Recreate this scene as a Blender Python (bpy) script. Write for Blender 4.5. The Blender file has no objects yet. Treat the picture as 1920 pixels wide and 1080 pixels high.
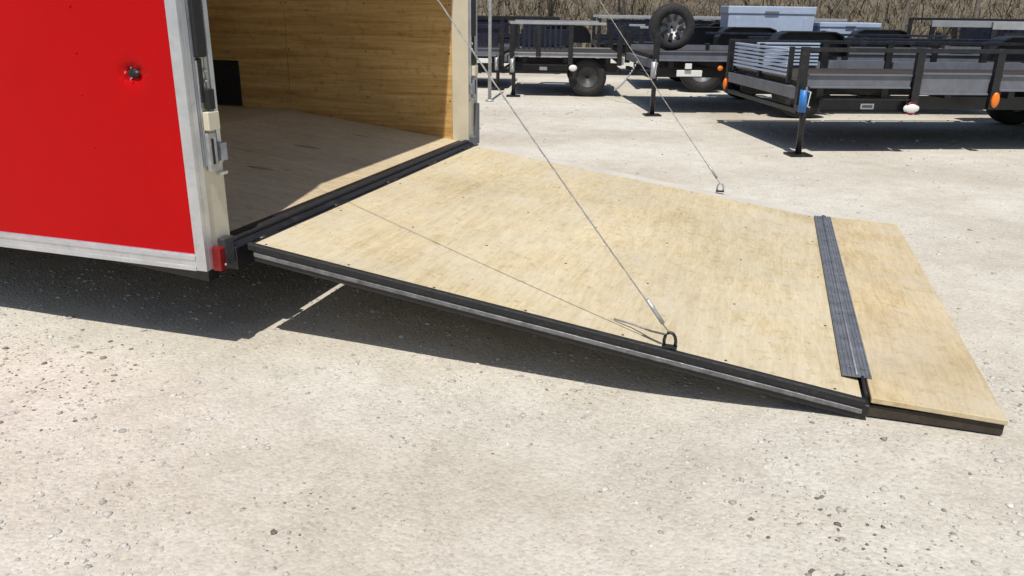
import bpy, bmesh, math, random
import numpy as np
from mathutils import Matrix, Vector, noise

random.seed(7)
rng = np.random.default_rng(7)
R = math.radians
S = bpy.context.scene
COL = S.collection

# ------------------------------------------------------------------ camera
cam = bpy.data.cameras.new('camera')
cam.sensor_width = 36.0
cam.lens = 36.0 * 1500 / 1920
cam.clip_start = 0.05
cam.clip_end = 2000
cam_o = bpy.data.objects.new('camera', cam)
COL.objects.link(cam_o)
AX = ((0.95381943, 0.30007706, 0.01349985),      # image right
      (-0.11098502, 0.31030013, 0.94413779),     # image up
      (0.27912509, -0.90203525, 0.32927435))     # backwards
m = Matrix.Identity(4)
for c in range(3):
    for r in range(3):
        m[r][c] = AX[c][r]
m.translation = Vector((0, 0, 1.2))
cam_o.matrix_world = m
S.camera = cam_o

# ------------------------------------------------------------------ sky, sun, exposure
SUN = Vector((0.085, -0.46, 1.0)).normalized()
w = bpy.data.worlds.new('World')
S.world = w
w.use_nodes = True
nt = w.node_tree
nt.nodes.clear()
sky = nt.nodes.new('ShaderNodeTexSky')
sky.sky_type = 'NISHITA'
sky.sun_disc = False
sky.sun_elevation = math.asin(SUN.z)
sky.sun_rotation = math.atan2(SUN.x, SUN.y)
bg = nt.nodes.new('ShaderNodeBackground')
bg.inputs['Strength'].default_value = 0.095
wo = nt.nodes.new('ShaderNodeOutputWorld')
nt.links.new(sky.outputs[0], bg.inputs[0])
nt.links.new(bg.outputs[0], wo.inputs[0])
sun = bpy.data.lights.new('sun', 'SUN')
sun.energy = 4.2
sun.angle = R(0.53)
sun.color = (1.0, 0.95, 0.87)
sun_o = bpy.data.objects.new('sun', sun)
COL.objects.link(sun_o)
sun_o.rotation_euler = SUN.to_track_quat('Z', 'Y').to_euler()
S.view_settings.view_transform = 'Standard'
S.view_settings.look = 'None'
S.view_settings.gamma = 1.0
S.view_settings.exposure = 0.0
S.render.engine = 'CYCLES'

# ------------------------------------------------------------------ materials
def nodes_of(name):
    mt = bpy.data.materials.new(name)
    mt.use_nodes = True
    t = mt.node_tree
    return mt, t, t.nodes['Principled BSDF']

def N(t, typ, **kw):
    n = t.nodes.new(typ)
    for k, v in kw.items():
        if k in n.inputs:
            n.inputs[k].default_value = v
        else:
            setattr(n, k, v)
    return n

def ramp(t, fac, stops):
    n = t.nodes.new('ShaderNodeValToRGB')
    e = n.color_ramp.elements
    while len(e) < len(stops):
        e.new(0.5)
    for el, (p, c) in zip(e, stops):
        el.position = p
        el.color = (c[0], c[1], c[2], 1)
    t.links.new(fac, n.inputs[0])
    return n.outputs[0]

def mix(t, a, b, fac, mode='MIX'):
    n = t.nodes.new('ShaderNodeMix')
    n.data_type = 'RGBA'
    n.blend_type = mode
    for sock, v in ((n.inputs[0], fac), (n.inputs[6], a), (n.inputs[7], b)):
        if hasattr(v, 'links'):
            t.links.new(v, sock)
        elif isinstance(v, (int, float)):
            sock.default_value = v
        else:
            sock.default_value = (v[0], v[1], v[2], 1)
    return n.outputs[2]

def coords(t, scale=(1, 1, 1), kind='Object'):
    tc = t.nodes.new('ShaderNodeTexCoord')
    mp = t.nodes.new('ShaderNodeMapping')
    mp.inputs['Scale'].default_value = scale
    t.links.new(tc.outputs[kind], mp.inputs[0])
    return mp.outputs[0]

def noise_tex(t, co, scale, detail=4, rough=0.55, dist=0.0):
    n = t.nodes.new('ShaderNodeTexNoise')
    n.inputs['Scale'].default_value = scale
    n.inputs['Detail'].default_value = detail
    n.inputs['Roughness'].default_value = rough
    n.inputs['Distortion'].default_value = dist
    t.links.new(co, n.inputs['Vector'])
    return n.outputs[0]

def bump(t, bsdf, h, strength, dist):
    b = t.nodes.new('ShaderNodeBump')
    b.inputs['Strength'].default_value = strength
    b.inputs['Distance'].default_value = dist
    t.links.new(h, b.inputs['Height'])
    t.links.new(b.outputs[0], bsdf.inputs['Normal'])

def paint(name, col, rough=0.4, metal=0.0, vary=0.25, scale=6.0, dirt=(0.3, 0.27, 0.22), dirt_amt=0.25, bmp=0.05):
    mt, t, b = nodes_of(name)
    co = coords(t)
    n1 = noise_tex(t, co, scale, 6, 0.65)
    dk = tuple(c * (1 - vary) for c in col)
    lt = tuple(min(1, c * (1 + vary)) for c in col)
    base = ramp(t, n1, ((0.3, dk), (0.7, lt)))
    n2 = noise_tex(t, co, scale * 2.3, 8, 0.7)
    f = ramp(t, n2, ((0.52, (0, 0, 0)), (0.78, (dirt_amt,) * 3)))
    c = mix(t, base, dirt, f)
    t.links.new(c, b.inputs['Base Color'])
    rr = ramp(t, n2, ((0.3, (rough * 0.8,) * 3), (0.75, (min(1, rough * 1.5),) * 3)))
    t.links.new(rr, b.inputs['Roughness'])
    b.inputs['Metallic'].default_value = metal
    if bmp:
        bump(t, b, noise_tex(t, co, scale * 12, 4), bmp, 0.004)
    return mt

def plywood(name, cols, grain=(3, 45, 45), rough=0.7, dust=0.0, dustcol=(0.5, 0.46, 0.4), pepper=0.8):
    mt, t, b = nodes_of(name)
    co = coords(t, grain)
    wide = coords(t)
    n1 = noise_tex(t, co, 1.0, 6, 0.6, 0.6)
    n2 = noise_tex(t, wide, 1.3, 5, 0.6)
    base = ramp(t, n1, ((0.25, cols[0]), (0.5, cols[1]), (0.75, cols[2])))
    tone = ramp(t, n2, ((0.3, (0.82, 0.80, 0.78)), (0.7, (1.08, 1.06, 1.04))))
    c = mix(t, base, tone, 1.0, 'MULTIPLY')
    n3 = noise_tex(t, wide, 24, 6, 0.7)
    sp = ramp(t, n3, ((0.32, (0.62, 0.57, 0.5)), (0.44, (1, 1, 1)), (0.66, (1.06, 1.06, 1.06))))
    c = mix(t, c, sp, 0.7, 'MULTIPLY')
    n6 = noise_tex(t, coords(t, tuple(g * 3.6 for g in grain)), 1.0, 5, 0.7, 0.3)
    fg = ramp(t, n6, ((0.36, (0.86, 0.83, 0.78)), (0.52, (1, 1, 1)), (0.68, (1.07, 1.07, 1.06))))
    c = mix(t, c, fg, 0.9, 'MULTIPLY')
    n5 = noise_tex(t, wide, 95, 3, 0.6)
    pp = ramp(t, n5, ((0.27, (0.40, 0.34, 0.27)), (0.36, (1, 1, 1))))
    c = mix(t, c, pp, pepper, 'MULTIPLY')
    if dust:
        n4 = noise_tex(t, wide, 3.2, 7, 0.7)
        f = ramp(t, n4, ((0.4, (0, 0, 0)), (0.7, (dust,) * 3)))
        c = mix(t, c, dustcol, f)
    t.links.new(c, b.inputs['Base Color'])
    b.inputs['Roughness'].default_value = rough
    b.inputs['Specular IOR Level'].default_value = 0.25
    bump(t, b, n1, 0.18, 0.004)
    return mt

def ground_material(name, stones=False):
    mt, t, b = nodes_of(name)
    co = coords(t)
    big = noise_tex(t, co, 0.55, 5, 0.6, 0.4)
    c = ramp(t, big, ((0.30, (0.495, 0.452, 0.378)), (0.50, (0.59, 0.56, 0.492)), (0.70, (0.63, 0.61, 0.556))))
    mid = noise_tex(t, co, 5.5, 7, 0.68)
    tone = ramp(t, mid, ((0.3, (0.88, 0.87, 0.85)), (0.62, (1.04, 1.04, 1.04))))
    c = mix(t, c, tone, 1.0, 'MULTIPLY')
    fine = noise_tex(t, co, 62, 5, 0.75)
    sp = ramp(t, fine, ((0.28, (0.58, 0.54, 0.48)), (0.46, (1, 1, 1)), (0.7, (1.10, 1.09, 1.08))))
    c = mix(t, c, sp, 0.65, 'MULTIPLY')
    # packed wheel tracks running past the ramp
    wv = t.nodes.new('ShaderNodeTexWave')
    wv.inputs['Scale'].default_value = 0.16
    wv.inputs['Distortion'].default_value = 3.0
    wv.inputs['Detail'].default_value = 3.0
    rot = t.nodes.new('ShaderNodeMapping')
    rot.inputs['Rotation'].default_value = (0, 0, R(68))
    t.links.new(co, rot.inputs[0])
    t.links.new(rot.outputs[0], wv.inputs['Vector'])
    trk = ramp(t, wv.outputs['Fac'], ((0.0, (0.94, 0.93, 0.915)), (0.55, (1.0, 1.0, 1.0)), (0.9, (1.035, 1.035, 1.035))))
    c = mix(t, c, trk, 1.0, 'MULTIPLY')
    # clustered dark chips
    cl = noise_tex(t, co, 1.6, 4, 0.6)
    chips = noise_tex(t, co, 105, 2, 0.5)
    add = t.nodes.new('ShaderNodeMath')
    add.operation = 'MULTIPLY_ADD'
    t.links.new(cl, add.inputs[0])
    add.inputs[1].default_value = -0.45
    t.links.new(chips, add.inputs[2])
    ck = ramp(t, add.outputs[0], ((0.02, (0.42, 0.38, 0.33)), (0.09, (1, 1, 1))))
    c = mix(t, c, ck, 0.8, 'MULTIPLY')
    v = t.nodes.new('ShaderNodeTexVoronoi')
    v.inputs['Scale'].default_value = 85
    t.links.new(co, v.inputs['Vector'])
    cell = ramp(t, v.outputs['Color'], ((0.0, (0.80, 0.79, 0.77)), (0.6, (1, 1, 1)), (1.0, (1.12, 1.11, 1.1))))
    c = mix(t, c, cell, 0.6, 'MULTIPLY')
    t.links.new(c, b.inputs['Base Color'])
    b.inputs['Roughness'].default_value = 0.95
    b.inputs['Specular IOR Level'].default_value = 0.15
    mx = t.nodes.new('ShaderNodeMath')
    mx.operation = 'SUBTRACT'
    t.links.new(fine, mx.inputs[0])
    t.links.new(v.outputs['Distance'], mx.inputs[1])
    bump(t, b, mx.outputs[0], 0.4, 0.006)
    return mt

def stone_material():
    mt, t, b = nodes_of('crushed_stone')
    a = t.nodes.new('ShaderNodeAttribute')
    a.attribute_name = 'tint'
    c = ramp(t, a.outputs['Fac'], ((0.0, (0.16, 0.145, 0.125)), (0.15, (0.34, 0.32, 0.28)), (0.45, (0.50, 0.475, 0.43)), (1.0, (0.68, 0.66, 0.63))))
    t.links.new(c, b.inputs['Base Color'])
    b.inputs['Roughness'].default_value = 0.9
    b.inputs['Specular IOR Level'].default_value = 0.2
    return mt

M = {}
M['gravel'] = ground_material('gravel_ground')
M['stone'] = stone_material()
M['red'] = paint('red_sheet', (0.475, 0.003, 0.0045), 0.38, 0, 0.07, 1.6, (0.45, 0.006, 0.007), 0.35, 0.0)
M['red'].node_tree.nodes['Principled BSDF'].inputs['Specular IOR Level'].default_value = 0.10
M['alu'] = paint('mill_aluminium', (0.62, 0.64, 0.66), 0.38, 0.75, 0.12, 9, (0.35, 0.34, 0.32), 0.4, 0.05)
M['alu_dull'] = paint('dull_aluminium', (0.34, 0.36, 0.40), 0.5, 0.55, 0.25, 14, (0.5, 0.47, 0.42), 0.35, 0.15)
M['galv'] = paint('galvanised_steel', (0.45, 0.46, 0.46), 0.5, 0.6, 0.25, 30, (0.25, 0.23, 0.2), 0.4, 0.1)
M['cream'] = paint('cream_post', (0.66, 0.60, 0.46), 0.55, 0, 0.08, 5, (0.4, 0.34, 0.25), 0.25, 0.05)
M['black'] = paint('black_steel', (0.012, 0.012, 0.014), 0.38, 0, 0.3, 9, (0.16, 0.14, 0.12), 0.22, 0.1)
M['rubber'] = paint('black_rubber', (0.014, 0.014, 0.015), 0.7, 0, 0.25, 20, (0.12, 0.11, 0.1), 0.35, 0.2)
M['navy'] = paint('navy_black_paint', (0.012, 0.016, 0.030), 0.3, 0, 0.3, 9, (0.15, 0.14, 0.13), 0.2, 0.05)
M['char'] = paint('charcoal_and_sheen', (0.14, 0.15, 0.175), 0.4, 0.0, 0.2, 7, (0.28, 0.26, 0.24), 0.3, 0.06)  # on the nearest trailer's channels, grey stands in for sheen on black
M['ltgrey'] = paint('light_grey_and_glint', (0.36, 0.37, 0.39), 0.45, 0.2, 0.15, 7, (0.3, 0.27, 0.23), 0.3, 0.05)  # on top rails, pale colour stands in for sun on glossy black edges
M['silver'] = paint('silver_blue_paint', (0.44, 0.52, 0.66), 0.35, 0.1, 0.1, 4, (0.4, 0.38, 0.36), 0.3, 0.03)
M['white'] = paint('white_plastic', (0.78, 0.78, 0.76), 0.4, 0, 0.05, 6, (0.5, 0.46, 0.4), 0.3, 0)
M['amber'] = paint('amber_lens', (0.85, 0.20, 0.015), 0.2, 0, 0.08, 20, (0.5, 0.2, 0.05), 0.2, 0)
M['redlens'] = paint('red_lens', (0.20, 0.005, 0.006), 0.3, 0, 0.15, 20, (0.2, 0.02, 0.02), 0.3, 0)
M['blue'] = paint('blue_paint', (0.03, 0.18, 0.50), 0.4, 0, 0.15, 12, (0.2, 0.25, 0.3), 0.3, 0.05)
M['ply_ramp'] = plywood('ramp_plywood', ((0.50, 0.41, 0.25), (0.585, 0.50, 0.325), (0.64, 0.56, 0.39)), (26, 3.0, 26), 0.75, 0.6, (0.60, 0.555, 0.455))
M['ply_flap'] = plywood('flap_plywood', ((0.48, 0.375, 0.215), (0.565, 0.46, 0.28), (0.63, 0.53, 0.345)), (26, 3.0, 26), 0.75, 0.6, (0.58, 0.525, 0.42))
M['ply_floor'] = plywood('floor_plywood', ((0.46, 0.37, 0.24), (0.57, 0.475, 0.32), (0.66, 0.56, 0.39)), (3, 28, 28), 0.75, 0.5, (0.58, 0.505, 0.38))
M['ply_wall'] = plywood('wall_plywood', ((0.40, 0.215, 0.06), (0.63, 0.40, 0.15), (0.80, 0.56, 0.25)), (1.3, 30, 26), 0.6, pepper=0.3)
M['patch'] = plywood('plywood_plug', ((0.22, 0.17, 0.11), (0.36, 0.29, 0.20), (0.55, 0.46, 0.34)), (3, 50, 50), 0.75)
M['roofwhite'] = paint('white_ceiling', (0.7, 0.68, 0.63), 0.6, 0, 0.04, 3, (0.5, 0.45, 0.38), 0.2, 0)
M['deck'] = plywood('treated_deck', ((0.028, 0.024, 0.021), (0.05, 0.043, 0.037), (0.085, 0.073, 0.062)), (2.5, 40, 40), 0.8)
M['tyre'] = paint('tyre_rubber', (0.016, 0.016, 0.017), 0.75, 0, 0.2, 15, (0.17, 0.15, 0.12), 0.4, 0.1)
M['hill'] = paint('leaf_litter', (0.12, 0.098, 0.068), 0.95, 0, 0.6, 1.6, (0.23, 0.20, 0.15), 0.8, 0.4)
M['drygrass'] = paint('dry_grass', (0.155, 0.130, 0.088), 0.9, 0, 0.55, 2.2, (0.25, 0.225, 0.165), 0.8, 0)
M['bark'] = paint('grey_bark', (0.13, 0.11, 0.09), 0.9, 0, 0.4, 9, (0.24, 0.22, 0.19), 0.4, 0.3)
M['dusty'] = paint('dusty_aluminium', (0.56, 0.53, 0.47), 0.7, 0.0, 0.12, 5, (0.5, 0.47, 0.41), 0.6, 0.1)
M['gritstone'] = paint('grit', (0.36, 0.32, 0.26), 0.9, 0, 0.4, 30, (0.2, 0.17, 0.13), 0.6, 0)
M['plate'] = paint('tread_plate', (0.20, 0.21, 0.235), 0.5, 0.45, 0.3, 14, (0.4, 0.37, 0.33), 0.35, 0.15)
M['edge'] = paint('worn_edge_paint', (0.17, 0.17, 0.175), 0.45, 0.3, 0.5, 22, (0.35, 0.33, 0.3), 0.5, 0.1)
M['batten'] = paint('dark_shade_batten', (0.045, 0.034, 0.024), 0.8, 0, 0.4, 14, (0.12, 0.1, 0.08), 0.4, 0.2)
M['hinge'] = paint('worn_dark_steel', (0.06, 0.062, 0.066), 0.5, 0.3, 0.3, 25, (0.2, 0.18, 0.16), 0.4, 0.15)
M['cable'] = paint('wire_rope', (0.40, 0.39, 0.37), 0.5, 0.3, 0.3, 60, (0.12, 0.1, 0.08), 0.5, 0.2)

# ------------------------------------------------------------------ mesh helpers
class MB:
    def __init__(self):
        self.bm = bmesh.new()

    def box(self, x0, x1, y0, y1, z0, z1, bev=0.0, mat=None):
        r = bmesh.ops.create_cube(self.bm, size=1.0)
        vs = r['verts']
        for v in vs:
            v.co = Vector((x0 + (v.co.x + .5) * (x1 - x0), y0 + (v.co.y + .5) * (y1 - y0), z0 + (v.co.z + .5) * (z1 - z0)))
        if mat:
            for v in vs:
                v.co = mat @ v.co
        if bev:
            es = list({e for v in vs for e in v.link_edges})
            bmesh.ops.bevel(self.bm, geom=es, offset=bev, segments=2, affect='EDGES', profile=0.6)
        return self

    def prism(self, pts, axis, a0, a1, bev=0.0):
        """polygon pts in the two other axes, extruded along axis from a0 to a1"""
        def P(u, v, a):
            return Vector((a, u, v)) if axis == 'x' else Vector((u, a, v)) if axis == 'y' else Vector((u, v, a))
        A = [self.bm.verts.new(P(u, v, a0)) for u, v in pts]
        B = [self.bm.verts.new(P(u, v, a1)) for u, v in pts]
        n = len(pts)
        fs = [self.bm.faces.new(A), self.bm.faces.new(B[::-1])]
        for i in range(n):
            fs.append(self.bm.faces.new((A[i], B[i], B[(i + 1) % n], A[(i + 1) % n])))
        bmesh.ops.recalc_face_normals(self.bm, faces=fs)
        if bev:
            bmesh.ops.bevel(self.bm, geom=list({e for f in fs for e in f.edges}), offset=bev, segments=1, affect='EDGES')
        return self

    def tube(self, pts, r, seg=8):
        pts = [Vector(p) for p in pts]
        rr = r if isinstance(r, (list, tuple)) else [r] * len(pts)
        rings = []
        for i, p in enumerate(pts):
            d = (pts[min(i + 1, len(pts) - 1)] - pts[max(i - 1, 0)]).normalized()
            up = Vector((0, 0, 1)) if abs(d.z) < 0.9 else Vector((1, 0, 0))
            a = d.cross(up).normalized()
            b = d.cross(a)
            rings.append([self.bm.verts.new(p + (a * math.cos(2 * math.pi * k / seg) + b * math.sin(2 * math.pi * k / seg)) * rr[i]) for k in range(seg)])
        fs = []
        for A, B in zip(rings, rings[1:]):
            for k in range(seg):
                fs.append(self.bm.faces.new((A[k], A[(k + 1) % seg], B[(k + 1) % seg], B[k])))
        fs.append(self.bm.faces.new(rings[0][::-1]))
        fs.append(self.bm.faces.new(rings[-1]))
        for f in fs[:-2]:
            f.smooth = True
        bmesh.ops.recalc_face_normals(self.bm, faces=fs)
        return self

    def lathe(self, prof, c, axis='y', seg=28):
        """prof: (radius, offset along axis); closed ring profile"""
        rings = []
        for k in range(seg):
            a = 2 * math.pi * k / seg
            ring = []
            for r, o in prof:
                u, v = r * math.cos(a), r * math.sin(a)
                p = Vector((u, o, v)) if axis == 'y' else Vector((u, v, o)) if axis == 'z' else Vector((o, u, v))
                ring.append(self.bm.verts.new(p + Vector(c)))
            rings.append(ring)
        fs = []
        n = len(prof)
        for k in range(seg):
            A, B = rings[k], rings[(k + 1) % seg]
            for j in range(n):
                fs.append(self.bm.faces.new((A[j], A[(j + 1) % n], B[(j + 1) % n], B[j])))
        for f in fs:
            f.smooth = True
        bmesh.ops.recalc_face_normals(self.bm, faces=fs)
        return self

    def ellipsoid(self, c, rx, ry, rz, sub=2):
        r = bmesh.ops.create_icosphere(self.bm, subdivisions=sub, radius=1.0)
        for v in r['verts']:
            v.co = Vector((c[0] + v.co.x * rx, c[1] + v.co.y * ry, c[2] + v.co.z * rz))
            for f in v.link_faces:
                f.smooth = True
        return self

    def obj(self, name, mat, parent=None, off=None):
        me = bpy.data.meshes.new(name)
        if off is not None:
            for v in self.bm.verts:
                v.co -= off
        self.bm.to_mesh(me)
        self.bm.free()
        me.materials.append(M[mat])
        o = bpy.data.objects.new(name, me)
        COL.objects.link(o)
        if parent:
            o.parent = parent
        return o

def thing(name, label, cat, loc=(0, 0, 0), rz=0.0, group=None):
    o = bpy.data.objects.new(name, None)
    o.empty_display_size = 0.2
    COL.objects.link(o)
    o.location = loc
    o.rotation_euler = (0, 0, rz)
    o['label'] = label
    o['category'] = cat
    if group:
        o['group'] = group
    return o

def tag(o, label, cat, group=None):
    o['label'] = label
    o['category'] = cat
    if group:
        o['group'] = group
    return o

# ------------------------------------------------------------------ ground and bank
def smooth(a, b, t):
    t = max(0.0, min(1.0, (t - a) / (b - a)))
    return t * t * (3 - 2 * t)

def ground_height(x, y):
    """the yard dips a few centimetres in front of the ramp"""
    near = (1 - smooth(5.2, 7.2, y)) * smooth(-14, -9, x) * smooth(-12, -6, y) * (1 - smooth(8, 14, x))
    dip = -.05 * (1 - smooth(-.45, .45, x)) * near
    under = smooth(.0, .25, x) * (1 - smooth(.85, 1.1, x)) * smooth(2.1, 2.4, y) * (1 - smooth(5.1, 5.4, y))
    roll = .012 * noise.noise(Vector((x * .8, y * .8, 7.7))) + .005 * noise.noise(Vector((x * 2.6, y * 2.6, 2.2)))
    return dip + (roll - .006) * near * (1 - under) - .002 * under

def make_ground():
    def axis(lo, hi, step, far):
        a = [lo + step * i for i in range(int(round((hi - lo) / step)) + 1)]
        d, x = step, hi
        while x < far:
            d *= 1.45
            x += d
            a.append(x)
        d, x = step, lo
        while x > -far:
            d *= 1.45
            x -= d
            a.insert(0, x)
        return a
    xs = axis(-5.0, 4.0, .08, 500)
    ys = axis(.4, 8.0, .08, 600)
    v = [(x, y, ground_height(x, y)) for y in ys for x in xs]
    n = len(xs)
    f = [(j * n + i, j * n + i + 1, (j + 1) * n + i + 1, (j + 1) * n + i) for j in range(len(ys) - 1) for i in range(n - 1)]
    me = bpy.data.meshes.new('ground')
    me.from_pydata(v, [], f)
    me.polygons.foreach_set('use_smooth', [True] * len(f))
    me.materials.append(M['gravel'])
    o = bpy.data.objects.new('ground', me)
    COL.objects.link(o)
    o['kind'] = 'structure'
    o['label'] = 'pale crushed stone yard'

make_ground()

def bank_z(x, y):
    # rising ground behind the yard
    d = y - (24.0 + 0.25 * x + 1.2 * math.sin(x * 0.21))
    if d <= 0:
        return -0.05
    s = min(1.0, d / 6.0)
    return -0.05 + 0.34 * d * s + 0.35 * noise.noise(Vector((x * 0.25, y * 0.25, 0))) * s

def make_bank():
    nx, ny = 90, 36
    vs, fs = [], []
    for j in range(ny + 1):
        for i in range(nx + 1):
            x = -45 + 100 * i / nx
            y = 12 + 48 * (j / ny)
            vs.append((x, y, bank_z(x, y)))
    for j in range(ny):
        for i in range(nx):
            a = j * (nx + 1) + i
            fs.append((a, a + 1, a + nx + 2, a + nx + 1))
    me = bpy.data.meshes.new('hillside')
    me.from_pydata(vs, [], fs)
    me.materials.append(M['hill'])
    for p in me.polygons:
        p.use_smooth = True
    o = bpy.data.objects.new('hillside', me)
    COL.objects.link(o)
    o['kind'] = 'structure'
    o['label'] = 'brown bank of leaf litter behind the trailers'

make_bank()

def make_grass():
    n = 26000
    x = rng.uniform(-22, 26, n)
    d = rng.gamma(1.6, 3.2, n) - 0.3
    vs, fs = [], []
    for k in range(n):
        X = x[k]
        Y = 24.0 + 0.25 * X + 1.2 * math.sin(X * 0.21) + d[k]
        Z = max(bank_z(X, Y), 0)
        h = rng.uniform(0.12, 0.75)
        wd = rng.uniform(0.012, 0.03)
        a = rng.uniform(0, math.pi)
        lx, ly = rng.normal(0, 0.55, 2) * h
        c, s = math.cos(a) * wd, math.sin(a) * wd
        b = len(vs)
        vs += [(X - c, Y - s, Z - .03), (X + c, Y + s, Z - .03), (X + lx * .4 + c * .7, Y + ly * .4 + s * .7, Z + h * .6), (X + lx * .4 - c * .7, Y + ly * .4 - s * .7, Z + h * .6), (X + lx, Y + ly, Z + h)]
        fs += [(b, b + 1, b + 2, b + 3), (b + 3, b + 2, b + 4)]
    me = bpy.data.meshes.new('dry_grass')
    me.from_pydata(vs, [], fs)
    me.materials.append(M['drygrass'])
    o = bpy.data.objects.new('dry_grass', me)
    COL.objects.link(o)
    o['kind'] = 'stuff'
    o['label'] = 'dry brown grass and weeds on the bank'
    o['category'] = 'grass'

make_grass()

def make_sapling(x, y, h, label):
    z = bank_z(x, y)
    t = thing('bare_tree', label, 'tree', (x, y, z), 0, 'bare trees on the bank')
    lean = rng.normal(0, 0.06, 2)
    pts, rad = [], []
    for i in range(7):
        f = i / 6
        pts.append((lean[0] * h * f + rng.normal(0, .03), lean[1] * h * f + rng.normal(0, .03), -0.1 + h * f))
        rad.append(0.012 * h * (1 - 0.85 * f) + .012)
    MB().tube(pts, rad, 8).obj('trunk', 'bark', t)
    br = MB()
    for i in range(16):
        f = rng.uniform(0.04, 0.95)
        k = f * 6
        a, b = Vector(pts[int(k)]), Vector(pts[min(6, int(k) + 1)])
        p = a.lerp(b, k - int(k))
        an = rng.uniform(0, 2 * math.pi)
        L = h * rng.uniform(.12, .3) * (1.1 - f)
        d = Vector((math.cos(an), math.sin(an), rng.uniform(.3, 1.0))) * L
        q = p + d * .5 + Vector(rng.normal(0, .05, 3))
        e = p + d
        br.tube([p, q, e], [.012, .009, .004], 5)
        for s in range(3):
            st = q.lerp(e, rng.uniform(0, .9))
            br.tube([st, st + d * .35 + Vector(rng.normal(0, L * .2, 3))], [.006, .003], 4)
    br.obj('crown', 'bark', t)

spots = [(-9.5, 23.6, 5.2, 'thin bare tree on the bank nearest the red trailer'),
         (-6.6, 25.0, 4.6, 'forked bare tree on the bank beside the grey pole'),
         (-4.4, 25.2, 5.6, 'bare tree on the bank behind the leftmost open trailer'),
         (-1.6, 26.0, 4.2, 'slender bare tree on the bank behind the spare wheel'),
         (1.0, 26.6, 5.4, 'bare tree on the bank directly behind the silver boxes'),
         (3.4, 26.4, 4.8, 'bare tree on the bank right of the silver boxes'),
         (5.6, 27.6, 5.8, 'tall bare tree on the bank behind the right open trailer'),
         (8.2, 28.0, 4.6, 'bare tree on the bank at the far right of the picture')]
for s in spots:
    make_sapling(*s)

# ------------------------------------------------------------------ crushed stone lying on the yard
def make_stones():
    n_near, n_far = 30000, 22000
    # image-like density: more stones close to the camera
    ang = np.radians(rng.uniform(-62, 32, n_near + n_far))
    dist = np.concatenate([1.2 + 3.3 * rng.random(n_near) ** 0.75, 4.0 + 9.0 * rng.random(n_far) ** 0.9])
    X = np.sin(ang) * dist
    Y = np.cos(ang) * dist
    # clumping
    keep = np.array([noise.noise(Vector((x * .9, y * .9, 3.1))) * .9 + noise.noise(Vector((x * 3.3, y * 3.3, 1.1))) * .7 for x, y in zip(X, Y)])
    keep = keep + rng.normal(0, .25, len(X)) > -0.1
    # bare under the ramp flap stays bare: the flap nearly touches the ground
    keep &= ~((X > 0.30) & (X < 0.84) & (Y > 2.44) & (Y < 5.08))
    X, Y, dist = X[keep], Y[keep], dist[keep]
    n = len(X)
    clump = np.array([max(0, noise.noise(Vector((x * 1.7, y * 1.7, 9.3)))) for x, y in zip(X, Y)])
    size = np.clip(rng.lognormal(math.log(0.0029), 0.58, n), 0.0014, 0.0125) * np.clip(0.75 + dist * 0.09, 0.8, 1.7)
    ph = (1 + 5 ** .5) / 2
    base = np.array([(-1, ph, 0), (1, ph, 0), (-1, -ph, 0), (1, -ph, 0), (0, -1, ph), (0, 1, ph), (0, -1, -ph), (0, 1, -ph), (ph, 0, -1), (ph, 0, 1), (-ph, 0, -1), (-ph, 0, 1)], float) / 1.9
    tri = np.array([(0, 11, 5), (0, 5, 1), (0, 1, 7), (0, 7, 10), (0, 10, 11), (1, 5, 9), (5, 11, 4), (11, 10, 2), (10, 7, 6), (7, 1, 8), (3, 9, 4), (3, 4, 2), (3, 2, 6), (3, 6, 8), (3, 8, 9), (4, 9, 5), (2, 4, 11), (6, 2, 10), (8, 6, 7), (9, 8, 1)])
    P = base[None] + rng.normal(0, 0.17, (n, 12, 3))
    P *= size[:, None, None]
    P[:, :, 2] *= 0.55
    P[:, :, 0] *= rng.uniform(.75, 1.35, n)[:, None]
    a = rng.uniform(0, 2 * math.pi, n)
    c, s = np.cos(a)[:, None], np.sin(a)[:, None]
    px = P[:, :, 0] * c - P[:, :, 1] * s + X[:, None]
    py = P[:, :, 0] * s + P[:, :, 1] * c + Y[:, None]
    gz = np.array([ground_height(x, y) for x, y in zip(X, Y)])
    pz = P[:, :, 2] + size[:, None] * 0.02 + gz[:, None]
    V = np.stack([px, py, pz], 2).reshape(-1, 3)
    F = (tri[None] + (np.arange(n) * 12)[:, None, None]).reshape(-1, 3)
    me = bpy.data.meshes.new('gravel')
    me.vertices.add(len(V))
    me.vertices.foreach_set('co', V.astype(np.float32).ravel())
    me.loops.add(F.size)
    me.loops.foreach_set('vertex_index', F.astype(np.int32).ravel())
    me.polygons.add(len(F))
    me.polygons.foreach_set('loop_start', np.arange(0, F.size, 3, dtype=np.int32))
    me.update(calc_edges=True)
    at = me.attributes.new('tint', 'FLOAT', 'POINT')
    at.data.foreach_set('value', np.repeat(np.clip(rng.beta(2.2, 2.0, n) - 0.6 * clump, 0, 1), 12).astype(np.float32))
    me.materials.append(M['stone'])
    o = bpy.data.objects.new('gravel', me)
    COL.objects.link(o)
    o['kind'] = 'stuff'
    o['label'] = 'loose crushed stone scattered over the yard'
    o['category'] = 'gravel'

make_stones()

# ------------------------------------------------------------------ the red enclosed trailer
TR = thing('cargo_trailer', 'red enclosed cargo trailer with its plywood rear ramp lowered onto the gravel', 'trailer', (-1.88, 3.74, 0))
T0 = Vector((-1.88, 3.74, 0))
def tp(mb, name, mat, parent=TR):
    return mb.obj(name, mat, parent, T0)

YN, YF = 2.31, 5.17            # outer skins
ZT = 2.58                      # roof
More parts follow.
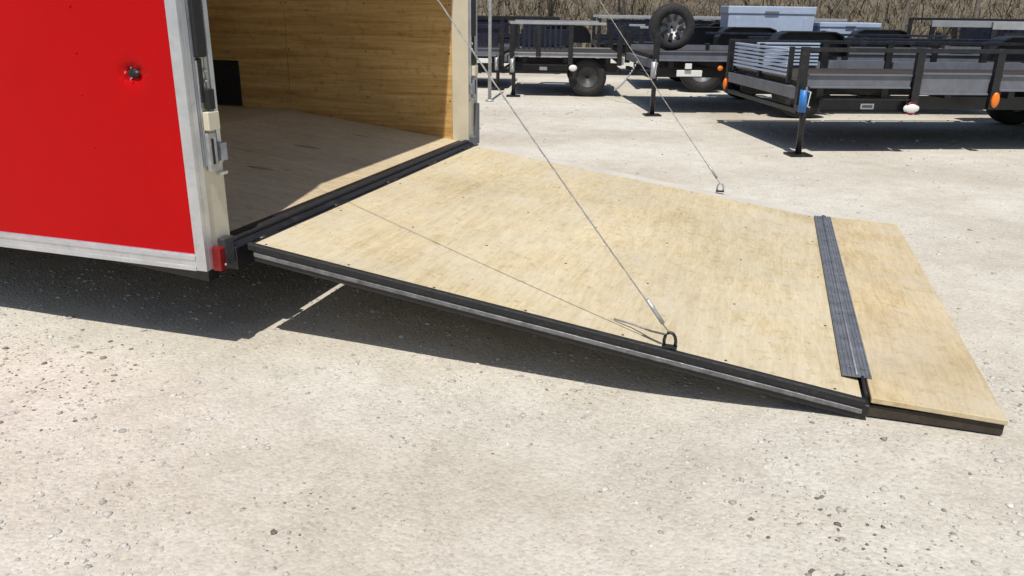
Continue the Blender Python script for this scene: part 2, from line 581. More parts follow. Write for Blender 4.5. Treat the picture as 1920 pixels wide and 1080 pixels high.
# red side sheets; the rearmost one carries the dent
def dented_sheet():
    x0, x1, z0, z1 = -3.145, -1.905, 0.335, ZT
    xs = sorted(set([round(x0 + (x1 - x0) * i / 30, 4) for i in range(31)] + [round(-2.20 + .006 * i, 4) for i in range(37)]))
    zs = sorted(set([round(z0 + (z1 - z0) * i / 40, 4) for i in range(41)] + [round(.87 + .006 * i, 4) for i in range(37)]))
    bm = bmesh.new()
    g = []
    for z in zs:
        row = []
        for x in xs:
            y = YN + 0.0022 * noise.noise(Vector((x * 2.1, 0, z * 1.7))) + 0.0007 * noise.noise(Vector((x * 7, 0, z * 5)))
            dx, dz = (x + 2.092) / 0.040, (z - 0.972) / 0.028
            r2 = dx * dx + dz * dz + 0.9 * noise.noise(Vector((x * 60, 3, z * 60)))
            y += 0.022 * math.exp(-max(0, r2))
            y += 0.004 * math.exp(-((x + 2.092) ** 2 + (z - .955) ** 2) / .0016)
            row.append(bm.verts.new((x, y, z)))
        g.append(row)
    for a, b in zip(g, g[1:]):
        for i in range(len(xs) - 1):
            f = bm.faces.new((a[i], a[i + 1], b[i + 1], b[i]))
            f.smooth = True
    bmesh.ops.recalc_face_normals(bm, faces=bm.faces[:])
    if bm.faces[0].normal.y > 0:
        bmesh.ops.reverse_faces(bm, faces=bm.faces[:])
    mb = MB()
    mb.bm.free()
    mb.bm = bm
    return mb
side = tp(dented_sheet(), 'side_panel', 'red')
side['label'] = 'red side sheet with a small torn dent'
# torn metal edge in the dent
for i in range(4):
    a = i * 1.5 + random.random() * .4
    px, pz = -2.092 + .026 * math.cos(a), .976 + .017 * math.sin(a)
    mb = MB().tube([(px, YN + .004, pz), (px + random.uniform(-.006, .006), YN - .003, pz + random.uniform(-.006, .006))], [.0035, .0008], 5)
    tp(mb, 'torn_edge', 'alu_dull', side)
mb = MB().ellipsoid((-2.090, YN + .012, .974), .026, .008, .016, 2)
tp(mb, 'puncture', 'rubber', side)
for zz, xx in ((1.037, -2.314), (.895, -2.318), (.71, -2.30), (1.19, -2.31), (1.5, -2.31), (1.8, -2.31), (2.1, -2.31)):
    tp(MB().ellipsoid((xx, YN - .0005, zz), .0055, .003, .0055, 1), 'rivet', 'red', side)
for i in range(1, 5):
    x1 = -1.925 - 1.22 * i
    tp(MB().box(x1 - 1.217, x1 - .001, YN, YN + .004, .335, ZT), 'side_panel', 'red')
    tp(MB().box(-1.925 - 1.22 * (i - 1) - 1.217, -1.925 - 1.22 * (i - 1) - .001, YF - .004, YF, .335, ZT), 'side_panel', 'red')
tp(MB().box(-8.0, -1.92 - 4.88, YF - .004, YF, .335, ZT), 'side_panel', 'red')
tp(MB().box(-8.03, -8.0, YN + .005, YF - .005, .3, ZT), 'front_wall', 'red')
tp(MB().box(-8.02, -1.90, YN + .006, YF - .006, ZT, ZT + .03, .01), 'roof', 'roofwhite')
# aluminium skirt trim
for ya, yb in ((YN - .014, YN + .018), (YF - .018, YF + .014)):
    mb = MB()
    mb.prism([(ya, .286), (ya, .300), (ya + .004, .303), (ya + .004, .322), (ya, .326), (ya, .340), (ya + .006, .346), (yb, .346), (yb, .286)] if ya < 3 else
             [(yb, .286), (yb, .300), (yb - .004, .303), (yb - .004, .322), (yb, .326), (yb, .340), (yb - .006, .346), (ya, .346), (ya, .286)], 'x', -8.0, -1.9105)
    tp(mb, 'skirt_trim', 'alu')
# rear corner posts
def post(near):
    s = 1 if near else -1
    y0 = YN if near else YF
    def bx(xa, xb, a, b, z0, z1, bev=.002):
        ya, yb = y0 + s * a, y0 + s * b
        return MB().box(xa, xb, min(ya, yb), max(ya, yb), z0, z1, bev)
    pr = tp(bx(-1.985, -1.872, .035, .148, .34, 2.5, .004), 'corner_post', 'cream')
    tr = tp(bx(-1.910, -1.866, -.0125, .006, .287, ZT - .02), 'corner_trim', 'alu')
    tp(bx(-1.892, -1.866, .0065, .034, .288, ZT - .02), 'corner_trim', 'alu')
    tp(bx(-1.8715, -1.864, .050, .058, .66, 1.02, .001), 'bead', 'alu', pr)
    tp(bx(-1.8715, -1.862, .118, .126, .66, 2.45, .001), 'bead', 'alu', pr)
    tp(bx(-1.8715, -1.852, .050, .099, 1.03, 2.45, .006), 'door_seal', 'rubber', pr)
    tp(bx(-1.8715, -1.860, .059, .078, .88, 1.028, .004), 'door_seal', 'rubber', pr)
    tp(bx(-1.8715, -1.866, .037, .049, .66, 2.45, .001), 'bead', 'alu_dull', pr)
    tp(bx(-1.8715, -1.867, .100, .116, .66, 2.45, .001), 'bead', 'galv', pr)
    tp(bx(-1.8715, -1.867, .128, .146, .66, 2.45, .001), 'bead', 'alu', pr)
    # lock keeper: rubber block, cream shim, slotted bracket
    tp(bx(-1.8635, -1.842, .070, .104, .855, .925, .004), 'latch_block', 'rubber', pr)
    tp(bx(-1.8625, -1.838, .052, .112, .785, .848, .003), 'latch_shim', 'cream', pr)
    kb = tp(bx(-1.8635, -1.850, .052, .098, .640, .775, .003), 'lock_bracket', 'galv', pr)
    tp(bx(-1.8499, -1.8475, .068, .080, .665, .755, .001), 'slot', 'rubber', kb)
    tp(bx(-1.8635, -1.845, .112, .146, .67, .735, .003), 'latch_plate', 'alu_dull', pr)
    tp(bx(-1.8640, -1.854, .104, .150, .618, .630, .002), 'lip', 'alu', pr)
    for z in (.95, .985):
        tp(MB().ellipsoid((-1.8635, y0 + s * .095, z), .006, .009, .009, 1), 'bolt', 'galv', pr)
    return pr
post(True)
post(False)
# header beam over the opening
tp(MB().box(-1.985, -1.872, YN + .15, YF - .15, 2.42, 2.575, .004), 'header_beam', 'black')
# tail lamps and hinge blocks at the bottom of the posts
lm = tp(MB().box(-1.868, -1.832, YN + .024, YN + .058, .280, .368, .006), 'tail_lamp', 'redlens')
tp(MB().ellipsoid((-1.832, YN + .052, .300), .004, .006, .005, 2), 'lamp_screw', 'galv', lm)
tp(MB().box(-1.871, -1.840, YN + .066, YN + .125, .288, .392, .006), 'hinge_block', 'hinge')
tp(MB().box(-1.870, -1.850, YF - .045, YF + .012, .33, .60, .005), 'tail_lamp', 'char')
tp(MB().box(-1.871, -1.840, YF - .125, YF - .066, .288, .392, .006), 'hinge_block', 'char')
# sill with its rubber strip
sl = tp(MB().prism([(-1.945, .255), (-1.838, .255), (-1.838, .342), (-1.858, .356), (-1.945, .366)], 'y', YN + .127, YF - .127, .003), 'sill', 'black')
tp(MB().prism([(-1.905, .3615), (-1.862, .3565), (-1.866, .372), (-1.898, .375)], 'y', YN + .150, YF - .150, .004), 'sill_seal', 'rubber', sl)
# floor sheets: the beaver tail climbs to the main floor
def floor_sheet(x0, z0, x1, z1, ya, yb):
    t = .018
    return MB().prism([(x0, z0), (x1, z1), (x1, z1 - t), (x0, z0 - t)], 'y', ya, yb)
YI0, YI1 = 2.47, 5.02
for (xa, za, xb, zb) in ((-1.946, .366, -3.2, .505), (-3.203, .505, -4.42, .505), (-4.423, .505, -5.64, .505), (-5.643, .505, -6.86, .505), (-6.863, .505, -7.99, .505)):
    tp(floor_sheet(xa, za, xb, zb, YI0, 3.744), 'floor_panel', 'ply_floor')
    tp(floor_sheet(xa, za, xb, zb, 3.747, YI1), 'floor_panel', 'ply_floor')
# boat-shaped plugs let into the floor plywood
def plug(x, y, L, W, rot):
    z = .366 + (-1.946 - x) * (.139 / 1.254) + .0012 if x > -3.2 else .5062
    bm = MB()
    k = 10
    vs = []
    for i in range(k + 1):
        u = -1 + 2 * i / k
        vs.append((u * L, W * (1 - u * u)))
    for i in range(k - 1, 0, -1):
        u = -1 + 2 * i / k
        vs.append((u * L, -W * (1 - u * u)))
    c, s = math.cos(rot), math.sin(rot)
    f = []
    for u, v in vs:
        X, Y = x + u * c - v * s, y + u * s + v * c
        Z = .366 + (-1.946 - X) * (.139 / 1.254) + .0015 if X > -3.2 else .5065
        f.append(bm.bm.verts.new((X, Y, Z)))
    fc = bm.bm.faces.new(f)
    r = bmesh.ops.extrude_face_region(bm.bm, geom=[fc])
    for v in r['geom']:
        if isinstance(v, bmesh.types.BMVert):
            v.co.z -= .003
    bmesh.ops.recalc_face_normals(bm.bm, faces=bm.bm.faces[:])
    tp(bm, 'plywood_plug', 'patch')
plug(-2.52, 4.08, .085, .024, .12)
plug(-2.42, 3.47, .075, .024, .1)
plug(-2.45, 4.62, .06, .013, .0)
plug(-2.55, 3.02, .03, .010, .2)
# inner wall sheets
for i in range(5):
    xa = -1.985 - 1.22 * i
    xb = max(-7.995, xa - 1.216)
    tp(MB().box(xb, xa, YI1, YI1 + .012, .34, 2.45), 'wall_panel', 'ply_wall')
    tp(MB().box(xb, xa, YI0 - .012, YI0, .34, 2.45), 'wall_panel', 'ply_wall')
tp(MB().box(-7.995, -7.98, YI0, YI1, .48, 2.45), 'wall_panel', 'ply_wall')
tp(MB().box(-7.99, -1.985, YI0 - .012, YI1 + .012, 2.455, 2.47), 'ceiling_panel', 'roofwhite')
tp(MB().box(-7.99, -1.99, YI1 + .03, YF - .006, .36, 2.44), 'wall_core', 'roofwhite')
tp(MB().box(-7.99, -1.99, YN + .03, YI0 - .03, .36, 2.44), 'wall_core', 'roofwhite')
# black access panel low on the far wall
ap = tp(MB().box(-4.30, -3.60, YI1 - .010, YI1 - .0005, .515, .83, .003), 'access_panel', 'rubber')
# dark under-frame
for ya in (2.42, 3.2, 4.2, 5.0):
    tp(MB().prism([(-1.96, .20), (-3.2, .30), (-7.98, .30), (-7.98, .46), (-3.25, .46), (-1.96, .335)], 'y', ya, ya + .06), 'frame_rail', 'black')
for i in range(12):
    x = -2.2 - .45 * i
    zb = .24 + min(1, (-1.96 - x) / 1.24) * .07
    tp(MB().box(x - .04, x, 2.49, 5.0, zb, zb + .08), 'cross_member', 'black')
for x in (-5.0, -5.85):
    tp(MB().tube([(x, 2.4, .32), (x, 5.08, .32)], .035, 10), 'axle', 'black')
    for y in (YN - .02, YF - .19):
        wh = tp(MB().lathe([(.20, 0), (.34, .0), (.36, .03), (.36, .17), (.34, .20), (.20, .20)], (x, y, .31), 'y', 28), 'wheel', 'tyre')
        tp(MB().lathe([(.03, .04), (.19, .02), (.205, .01), (.205, .19), (.03, .15)], (x, y, .31), 'y', 24), 'rim', 'ltgrey', wh)

# --- ramp door, lowered (foot rests on the yard)
HX, HZ, EX, EZ = -1.802, .352, .395, .060
sl_r = (EZ - HZ) / (EX - HX)
def rz(x):
    return HZ + (x - HX) * sl_r
def slab(x0, x1, ya, yb, dz0, dz1, bev=0.0):
    """bar lying on the ramp plane between offsets dz0 and dz1 above its top"""
    return MB().prism([(x0, rz(x0) + dz0), (x1, rz(x1) + dz0), (x1, rz(x1) + dz1), (x0, rz(x0) + dz1)], 'y', ya, yb, bev)
RA, RB = 2.455, 5.045
RD = tp(slab(HX + .012, EX - .01, RA + .030, RB - .125, -.022, 0), 'ramp_panel', 'ply_ramp')
RD['label'] = 'pale dusty plywood ramp deck'
tp(slab(HX, EX, RA, RA + .026, -.020, .007, .004), 'edge_seal', 'rubber', RD)
tp(slab(HX + .012, EX - .01, RB - .123, RB, -.022, -.001, .002), 'edge_rail', 'dusty', RD)
for ya, yb in ((RA, RA + .028), (RB - .040, RB)):
    tp(slab(HX + .02, EX, ya + .003, yb - .002, -.044, -.0215, .005), 'edge_rail', 'edge', RD)
    tp(slab(HX + .02, EX, ya + .010, yb - .002, -.062, -.0445, .002), 'edge_channel', 'black', RD)
tp(slab(HX, HX + .011, RA + .042, RB - .042, -.06, .001, .002), 'hinge_rail', 'black', RD)
tp(slab(EX - .009, EX + .012, RA + .002, RB - .002, -.045, -.006, .002), 'end_rail', 'black', RD)
for i in range(6):
    x = HX + .3 + .33 * i
    tp(slab(x, x + .04, RA + .045, RB - .045, -.060, -.0225), 'cross_rib', 'black', RD)
sc = MB().lathe([(.001, 0), (.0055, 0), (.0045, .0012), (.001, .0009)], (0, 0, 0), 'z', 8)
sc0 = None
def screw(x, y, z, parent, rot=None):
    global sc0, sc
    if sc0 is None:
        sc0 = sc.obj('screw', 'hinge', parent)
        o = sc0
    else:
        o = sc0.copy()
        COL.objects.link(o)
        o.parent = parent
    o.location = Vector((x, y, z)) - T0
    if rot:
        o.rotation_euler = rot
for yy in (RA + .05, 3.08, 3.70, 4.32, RB - .145):
    for i in range(7):
        x = HX + .05 + i * (EX - .09 - HX - .05) / 6
        screw(x, yy + random.uniform(-.006, .006), rz(x) + .0003, RD)
wp = [o for o in TR.children if o.name.startswith('wall_panel')]
for i in range(3):
    for xx in (-2.0 - 1.22 * i, -2.6 - 1.22 * i, -3.185 - 1.22 * i):
        for z in (.62, .92, 1.22, 1.52, 1.82, 2.12):
            screw(xx, YI1 - .0004, z, wp[2 * i], (R(90), 0, 0))
# hinge barrels between sill and ramp
for y in (2.62, 3.2, 3.74, 4.28, 4.86):
    hb = tp(MB().tube([(-1.820, y - .06, .340), (-1.820, y + .06, .340)], .013, 10), 'hinge', 'black', RD)
# hinge plate and flap at the foot of the ramp
FA, FB = 2.475, 4.93
HP = tp(MB().box(EX - .062, EX + .030, 2.615, FB - .03, .0745, .0785, .0015), 'hinge_plate', 'plate', RD)
HP['label'] = 'dull aluminium hinge plate across the foot of the ramp'
for dx, wd in ((-.058, .006), (-.046, .008), (-.032, .006), (.000, .006), (.012, .006), (.023, .005)):
    tp(MB().box(EX + dx, EX + dx + wd, 2.616, FB - .031, .0786, .0812, .001), 'tread_rib', 'plate', HP)
tp(MB().tube([(EX - .016, 2.616, .0795), (EX - .016, FB - .031, .0795)], .005, 8), 'hinge_knuckle', 'plate', HP)
for i in range(9):
    for dx in (-.038, .008):
        tp(MB().ellipsoid((EX + dx, 2.68 + i * .268, .0818), .007, .007, .003, 1), 'screw', 'plate', HP)
tp(MB().tube([(EX, RA + .02, .078), (EX, 2.614, .079)], .0055, 8), 'hinge_pin', 'rubber', HP)
FL = tp(MB().prism([(EX + .015, .074), (.79, .060), (.792, .043), (EX + .015, .055)], 'y', FA, FB, .002), 'ramp_flap', 'ply_flap')
FL['label'] = 'darker plywood flap hinged to the foot of the ramp'
tp(MB().box(EX + .012, .787, FA + .010, FA + .035, .004, .0425, .002), 'flap_batten', 'batten', FL)  # brown edge strip, darkened to paint in the shade under the flap
tp(MB().box(EX + .05, .76, FB - .05, FB - .03, .004, .044, .002), 'flap_batten', 'black', FL)
# grit carried onto the ramp and flap
mb = MB()
for i in range(420):
    x, y = random.uniform(-1.7, .77), random.uniform(2.52, 4.88)
    if .30 < x < .45:
        continue
    z = rz(x) if x < .38 else .074 - (x - .41) * .0368
    r = random.uniform(.0014, .0042)
    mb.bm.verts.ensure_lookup_table()
    q = [mb.bm.verts.new((x + r * a * random.uniform(.7, 1.2), y + r * b * random.uniform(.7, 1.2), z + .0005)) for a, b in ((1, 0), (0, 1), (-1, 0), (0, -1))]
    tpv = mb.bm.verts.new((x, y, z + r * .8))
    for k in range(4):
        mb.bm.faces.new((q[k], q[(k + 1) % 4], tpv))
gr = tp(mb, 'grit', 'gritstone', RD)
gr['kind'] = 'stuff'
# cable brackets and lift cables
def sag(a, b, s, n=24):
    a, b = Vector(a), Vector(b)
    return [a.lerp(b, i / n) + Vector((0, 0, -s * 4 * (i / n) * (1 - i / n))) for i in range(n + 1)]
for near in (True, False):
    y = RA + .022 if near else RB - .022
    bz = rz(-.22)
    bk = tp(MB().box(-.245, -.195, y - .012, y + .012, bz + .010, bz + .018, .002), 'cable_bracket', 'black', RD)
    mb = MB().tube([(-.238, y, bz + .012), (-.239, y, bz + .035), (-.236, y, bz + .050), (-.229, y, bz + .060), (-.220, y, bz + .063), (-.211, y, bz + .060), (-.204, y, bz + .050), (-.201, y, bz + .035), (-.202, y, bz + .012)], .0055, 8)
    tp(mb, 'bracket_loop', 'black' if near else 'galv', bk)
    yt = YN + .10 if near else YF - .10
    path = sag((-.222, y, bz + .06), (-1.862, yt, 2.40), .035, 150)
    mb = MB()
    for k in range(3):
        st = []
        for i, p in enumerate(path):
            an = i * .75 + k * 2.0944
            st.append(p + Vector((.78 * math.cos(an), math.sin(an), .62 * math.cos(an))) * .0014)
        mb.tube(st, .0014, 5)
    cb = tp(mb, 'lift_cable', 'cable')
    tp(MB().tube([Vector((-.222, y, bz + .06)).lerp(Vector((-1.862, yt, 2.40)), f) for f in (.015, .05)], .0075, 8), 'crimp_sleeve', 'galv', cb)
    if near:
        tp(MB().tube([(-.235, y + .01, bz + .05), (-.29, y + .05, bz + .04), (-.36, y + .10, rz(-.36) + .018), (-.43, y + .13, rz(-.43) + .008)], .0035, 6), 'cable_tail', 'cable', cb)

# ------------------------------------------------------------------ open trailers in the row behind
def wheel(parent, s, y, z, r=.34, wdt=.2, name='wheel', rim='char'):
    wh = MB().lathe([(r * .56, 0), (r * .94, 0), (r, .03), (r, wdt - .03), (r * .94, wdt), (r * .56, wdt)], (s, y, z), 'y', 28).obj(name, 'tyre', parent)
    MB().lathe([(.02, .05), (r * .50, .03), (r * .57, .008), (r * .57, wdt - .008), (.02, wdt - .05)], (s, y, z), 'y', 24).obj('rim', rim, wh)
    return wh

def fender(parent, s, y, zt, half, wid, mat):
    """flat-topped rounded fender over a wheel"""
    pts = [(-half, -.26), (-half * .98, -.14), (-half * .80, -.03), (-half * .6, 0), (half * .6, 0), (half * .80, -.03), (half * .98, -.14), (half, -.26)]
    inn = [(a * .965, b - .012) for a, b in pts]
    mb = MB()
    mb.prism([(s + a, zt + b) for a, b in pts] + [(s + a, zt + b) for a, b in inn[::-1]], 'y', y, y + wid)
    f = mb.obj('fender', mat, parent)
    mb = MB().prism([(s + a * .97, zt + b - .014) for a, b in pts], 'y', y + wid * .45, y + wid * .5)
    mb.obj('fender_panel', mat, f)
    return f

def jack(parent, s, y, ztop, head):
    j = MB().tube([(s, y, .02), (s, y, ztop)], .028, 10).obj('jack_leg', 'black', parent)
    MB().box(s - .10, s + .10, y - .09, y + .09, .004, .018, .003).obj('foot_plate', 'black', j)
    MB().tube([(s - .015, y, ztop - .22), (s - .015, y, ztop - .03)], .036, 12).obj('jack_sleeve', head, j)
    MB().tube([(s, y - .03, ztop - .04), (s, y - .10, ztop - .04), (s - .02, y - .10, ztop - .16), (s - .02, y - .15, ztop - .16)], .008, 6).obj('crank_handle', 'galv', j)
    return j

def open_trailer(label, loc, rot, L, W, ch, posts, top, paint_main, paint_top, zdeck=.62, wheels=None, fz=.95, bumper=None, fmat='black', rim='char', under=False):
    t = thing('utility_trailer', label, 'trailer', (loc[0], loc[1], 0), R(rot), 'open trailers parked in a row')
    # side channels on both sides: web with proud flanges
    for (s0, s1, z0, z1) in ch:
        for y, k in ((0.0, 1), (W, -1)):
            pts = [(y, z0), (y, z0 + .012), (y + k * .018, z0 + .016), (y + k * .018, z1 - .016), (y, z1 - .012), (y, z1), (y + k * .05, z1), (y + k * .05, z0)]
            MB().prism(pts, 'x', s0, s1).obj('side_channel', paint_main, t)
    for (s, z0, z1) in posts:
        for y in (-.012, W - .038):
            MB().box(s - .035, s + .035, y, y + .05, z0, z1, .004).obj('stake_post', 'black', t)
    z, th, s0, s1 = top
    for y in (-.014, W - .04):
        MB().box(s0, s1, y, y + .054, z, z + th, .004).obj('top_rail', paint_top, t)
    # end frames
    for s in (0.0, L):
        MB().box(s - .03, s + .03, .055, W - .055, zdeck - .12, zdeck - .02, .004).obj('end_beam', paint_main, t)
        MB().box(s - .025, s + .025, .055, W - .055, zdeck - .24, zdeck - .20, .004).obj('end_beam', 'black', t)
    # deck boards running lengthways
    nb = 11
    bw = (W - .12) / nb
    for i in range(nb):
        dz = random.uniform(-.003, .003)
        MB().box(.03, L - .03, .06 + i * bw, .06 + (i + 1) * bw - .008, zdeck - .01 + dz, zdeck + .028 + dz).obj('deck_board', 'deck', t)
    n = int(L / .6)
    for i in range(n + 1):
        s = .2 + i * (L - .4) / n
        MB().box(s - .03, s + .03, .06, W - .06, zdeck - .11, zdeck - .02).obj('cross_member', 'black', t)
    for y in (.25, W - .31):
        MB().box(.05, L - .05, y, y + .06, zdeck - .23, zdeck - .112).obj('frame_rail', 'black', t)
    for sw in wheels or ():
        if under:                                   # wheels tucked below the deck
            MB().tube([(sw, .2, .275), (sw, W - .2, .275)], .03, 8).obj('axle', 'black', t)
            wheel(t, sw, .07, .275, .275, .17, rim=rim)
            wheel(t, sw, W - .24, .275, .275, .17, rim=rim)
            fender(t, sw - .3, W + .02, fz, .42, .25, fmat)
            continue
        MB().tube([(sw, -.1, .34), (sw, W + .1, .34)], .03, 8).obj('axle', 'black', t)
        wheel(t, sw, -.25, .34, rim=rim)
        wheel(t, sw, W + .05, .34, rim=rim)
        fender(t, sw, -.27, fz, .46, .25, fmat)
        fender(t, sw, W + .02, fz, .46, .25, fmat)
    return t

# nearest trailer, right of the picture
T1 = open_trailer('black open trailer, sheen painted grey on its sides, nearest the camera with a jack under its corner', (.27, 7.65), 22, 5.2, 1.9,
                  [(.055, 1.0, .578, .698), (1.095, 1.735, .527, .714), (1.84, 5.15, .56, .70)],
                  [(0.0, .36, .925), (1.05, .38, .925), (1.79, .40, .925), (2.9, .5, .925), (4.0, .5, .925), (5.15, .5, .925)],
                  (.885, .035, -.03, 5.2), 'char', 'black', .60, (3.5, 4.35), .98)
st = MB().prism([(-.02, .36), (-.02, .373), (.03, .378), (.03, .472), (-.02, .477), (-.02, .49), (.06, .49), (.06, .36)], 'x', .20, 1.0).obj('step_channel', 'black', T1)
MB().box(.575, .70, .022, .029, .395, .445, .003).obj('plate', 'white', st)
MB().box(.59, .685, .0205, .0218, .408, .432).obj('plate_print', 'char', st)
lp = MB().ellipsoid((1.02, -.03, .41), .075, .02, .042, 3).obj('marker_lamp', 'white', T1)
MB().lathe([(.046, -.012), (.058, -.012), (.058, .006), (.046, .006)], (1.02, -.028, .41), 'y', 24).obj('lamp_ring', 'redlens', lp)
for s, y, z in ((1.79, -.035, .487),):
    lp = MB().ellipsoid((s, y, z), .038, .022, .068, 3).obj('marker_lamp', 'amber', T1)
    MB().box(s - .046, s + .046, y + .006, y + .022, z - .078, z + .078, .008).obj('lamp_base', 'black', lp)
lp = MB().ellipsoid((-.045, 1.87, .455), .022, .034, .06, 3).obj('marker_lamp', 'amber', T1)
MB().box(-.032, -.028, 1.82, 1.92, .38, .53, .001).obj('lamp_base', 'black', lp)
jack(T1, .005, -.09, .60, 'blue')
MB().box(-.04, .05, -.075, -.013, .38, .44, .004).obj('jack_mount', 'black', T1)
# slatted gate across the end
for i in range(7):
    z = .66 + i * .036
    MB().box(-.028, .012, .32, 1.72, z, z + .020, .003).obj('gate_slat', 'silver', T1)
for y in (.28, 1.0, 1.74):
    MB().box(-.02, .02, y, y + .035, .60, .915, .003).obj('gate_upright', 'black', T1)
for i in range(7):
    z = .66 + i * .036
    MB().box(.25, .95, 1.80, 1.84, z, z + .020, .003).obj('ramp_slat', 'silver', T1)

# second trailer
T2 = open_trailer('grey-sided open trailer behind the nearest one with a spare wheel on its corner', (-1.33, 10.0), 20, 4.6, 1.9,
                  [(.035, 1.10, .635, .752), (1.16, 4.55, .635, .752)],
                  [(0.0, .5, .93), (1.13, .5, .78), (2.3, .5, .93), (3.4, .5, .93), (4.55, .5, .93)],
                  (.90, .03, 1.10, 4.6), 'char', 'navy', .66, (1.75,), 1.0)
jack(T2, -.02, -.07, .66, 'galv')
sw = wheel(T2, .20, .10, 1.02, .27, .17, 'spare_wheel', 'ltgrey')
for k in range(8):
    a = k * math.pi / 4 + .2
    MB().box(.07, .145, .088, .112, -.018, .018, .004, Matrix.Translation((.20, 0, 1.02)) @ Matrix.Rotation(a, 4, 'Y')).obj('spoke', 'black', sw)
MB().box(.17, .23, .29, .34, .68, 1.05, .004).obj('wheel_mount', 'black', T2)
lp = MB().ellipsoid((.78, -.02, .560), .035, .015, .03, 2).obj('marker_lamp', 'amber', T2)
lp = MB().box(.27, .58, .03, .06, .455, .53, .008).obj('lamp_bar', 'white', T2)
lp = MB().box(.36, .44, .0, .03, .545, .61, .006).obj('marker_lamp', 'white', T2)
# safety chain hanging from the end beam
mb = MB()
for i, p in enumerate(sag((-.04, .95, .56), (-.22, 1.5, .16), .05, 14)):
    mb.ellipsoid(p, .014, .02, .02, 1)
mb.obj('safety_chain', 'galv', T2)

# third trailer, left, beside the pole
T3 = open_trailer('navy-black open trailer beside the grey pole with sun glint painted pale on its top rails', (-3.6, 11.4), 15, 1.6, 1.8,
                  [(.04, 1.56, .555, .62)],
                  [(0.02, .3, 1.0), (.40, .56, .98), (.86, .45, 1.0), (1.56, .45, 1.0)],
                  (1.0, .035, -.01, 1.35), 'ltgrey', 'ltgrey', .58, (1.12,), .96, fmat='navy', rim='hinge', under=True)
st = MB().prism([(-.02, .33), (-.02, .345), (.03, .35), (.03, .435), (-.02, .44), (-.02, .455), (.06, .455), (.06, .33)], 'x', .18, .83).obj('step_channel', 'black', T3)
MB().ellipsoid((.90, -.03, .41), .06, .02, .045, 3).obj('marker_lamp', 'white', T3)
MB().box(.42, .53, .02, .029, .37, .42, .002).obj('plate', 'white', st)
for i in range(9):
    MB().box(.10 + i * .075, .13 + i * .075, .0, .02, .66, .985, .002).obj('side_baluster', 'navy', T3)
jack(T3, .05, -.06, .56, 'galv')
MB().box(.10, .90, 1.70, 1.735, .64, .90, .004).obj('side_board', 'navy', T3)

# trailers farther back
T4 = open_trailer('open trailer with sun glint painted pale on its rails at the back right behind the nearest trailer', (2.9, 13.2), 15, 4.5, 1.9,
                  [(.04, 4.45, .60, .72)],
                  [(0.0, .4, 1.05), (.55, .4, 1.05), (1.1, .4, 1.05), (1.9, .4, 1.05), (3.0, .4, 1.05), (4.45, .4, 1.05)],
                  (1.02, .10, -.03, 4.5), 'char', 'ltgrey', .64, (2.2,), .98)
T5 = open_trailer('open trailer at the back carrying two silver-blue boxes', (-2.0, 13.13), 15, 4.6, 1.8,
                  [(.04, 4.55, .62, .73)], [(0.0, .4, .95), (.6, .4, .95), (2.8, .4, .95), (4.55, .4, .95)],
                  (.94, .035, -.03, .25), 'navy', 'ltgrey', .66, (.95, 3.6), .98)
T6 = open_trailer('dark open trailer at the back left between red trailer and grey pole', (-8.0, 14.5), 15, 4.2, 1.9,
                  [(.04, 4.15, .58, .70)], [(0.0, .4, 1.05), (1.0, .4, 1.05), (2.0, .4, 1.05), (3.1, .4, 1.05), (4.15, .4, 1.05)],
                  (1.0, .06, -.03, 4.2), 'navy', 'black', .62, (2.2,), .98)
T7 = open_trailer('dark open trailer at the back behind the spare wheel', (-3.2, 15.7), 15, 4.6, 1.9,
                  [(.04, 4.55, .60, .72)], [(0.0, .4, 1.1), (1.1, .4, 1.1), (2.2, .4, 1.1), (3.4, .4, 1.1), (4.55, .4, 1.1)],
                  (1.06, .05, -.03, 4.6), 'navy', 'ltgrey', .64, (2.4,), 1.0)
for s0 in (0.15, 1.25, 2.3, 3.5):
    MB().box(s0, s0 + .9, .02, .045, .76, 1.02, .004).obj('side_board', 'navy', T6)
    MB().box(s0, s0 + .85, .02, .045, .76, 1.04, .004).obj('side_board', 'navy', T7)
    MB().box(s0, s0 + .8, .02, .045, .74, .98, .004).obj('side_board', 'navy', T4)

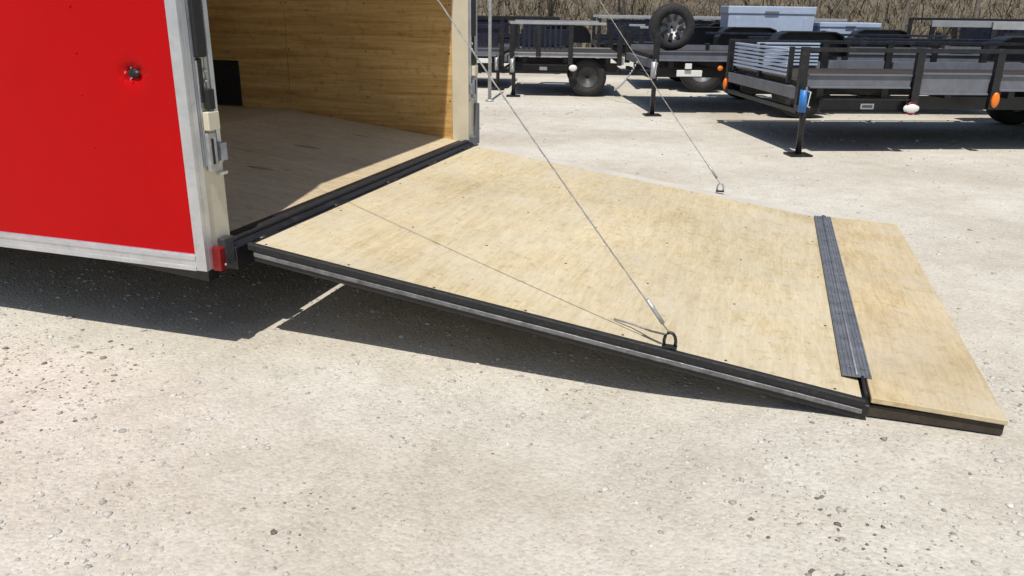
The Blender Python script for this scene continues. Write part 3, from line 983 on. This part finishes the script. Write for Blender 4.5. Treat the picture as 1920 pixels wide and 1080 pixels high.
T8 = open_trailer('low dark open trailer half hidden behind the red trailer and pole', (-7.2, 11.6), 12, 3.3, 1.8,
                  [(.04, 3.25, .50, .62)], [(0.0, .35, .95), (.8, .35, .95), (1.6, .35, .95), (2.45, .35, .95), (3.25, .35, .95)],
                  (.92, .05, -.03, 3.3), 'char', 'navy', .54, (1.2,), .9)
jack(T8, 3.2, -.06, .52, 'galv')
MB().box(2.50, 3.2, .02, .045, .64, .90, .004).obj('side_board', 'navy', T8)
MB().box(2.75, 3.1, -.03, -.002, .40, .47, .006).obj('lamp_bar', 'white', T8)
T9 = open_trailer('dark high-sided open trailer at the far right behind the one with painted rail glint', (3.0, 16.4), 15, 4.5, 1.9,
                  [(.04, 4.45, .60, .72)], [(0.0, .4, 1.15), (.9, .4, 1.15), (1.8, .4, 1.15), (2.7, .4, 1.15), (3.6, .4, 1.15), (4.45, .4, 1.15)],
                  (1.1, .05, -.03, 4.5), 'navy', 'black', .64, (2.2,), .98)
for s0 in (.1, 1.0, 1.9, 2.8):
    MB().box(s0, s0 + .75, .02, .045, .74, 1.06, .004).obj('side_board', 'navy', T9)

def storage_box(label, loc, rot, L, D, z0, z1):
    t = thing('storage_box', label, 'box', (loc[0], loc[1], z0), R(rot), 'silver-blue boxes on the back trailer')
    h = z1 - z0
    MB().box(0, L, 0, D, 0, h * .80, .012).obj('body', 'silver', t)
    ld = MB().box(-.015, L + .015, -.015, D + .015, h * .805, h, .014).obj('lid', 'silver', t)
    MB().box(L * .42, L * .58, -.03, -.0155, h * .82, h * .88, .004).obj('latch', 'char', ld)
    for s in (.12, L - .16):
        MB().box(s, s + .04, -.012, -.0005, .05, h * .72, .003).obj('rib', 'silver', t)
    return t
storage_box('taller silver-blue metal box on the back trailer', (-.74, 13.75), 15, 1.34, .6, .69, 1.295)
storage_box('lower silver-blue metal box beside the taller one', (.66, 14.05), 15, .92, .6, .69, 1.07)

# grey pole by the third trailer
PO = thing('metal_pole', 'thin grey upright pole standing in the gravel beside red trailer', 'pole', (-3.64, 10.6, 0))
MB().tube([(0, 0, -.1), (.003, 0, 1.2), (.0, 0, 2.9)], .024, 12).obj('shaft', 'galv', PO)
MB().lathe([(.002, 0), (.06, 0), (.055, .018), (.03, .03), (.002, .03)], (0, 0, .002), 'z', 16).obj('base_collar', 'galv', PO)
MB().ellipsoid((0, 0, 2.9), .026, .026, .015, 2).obj('cap', 'galv', PO)
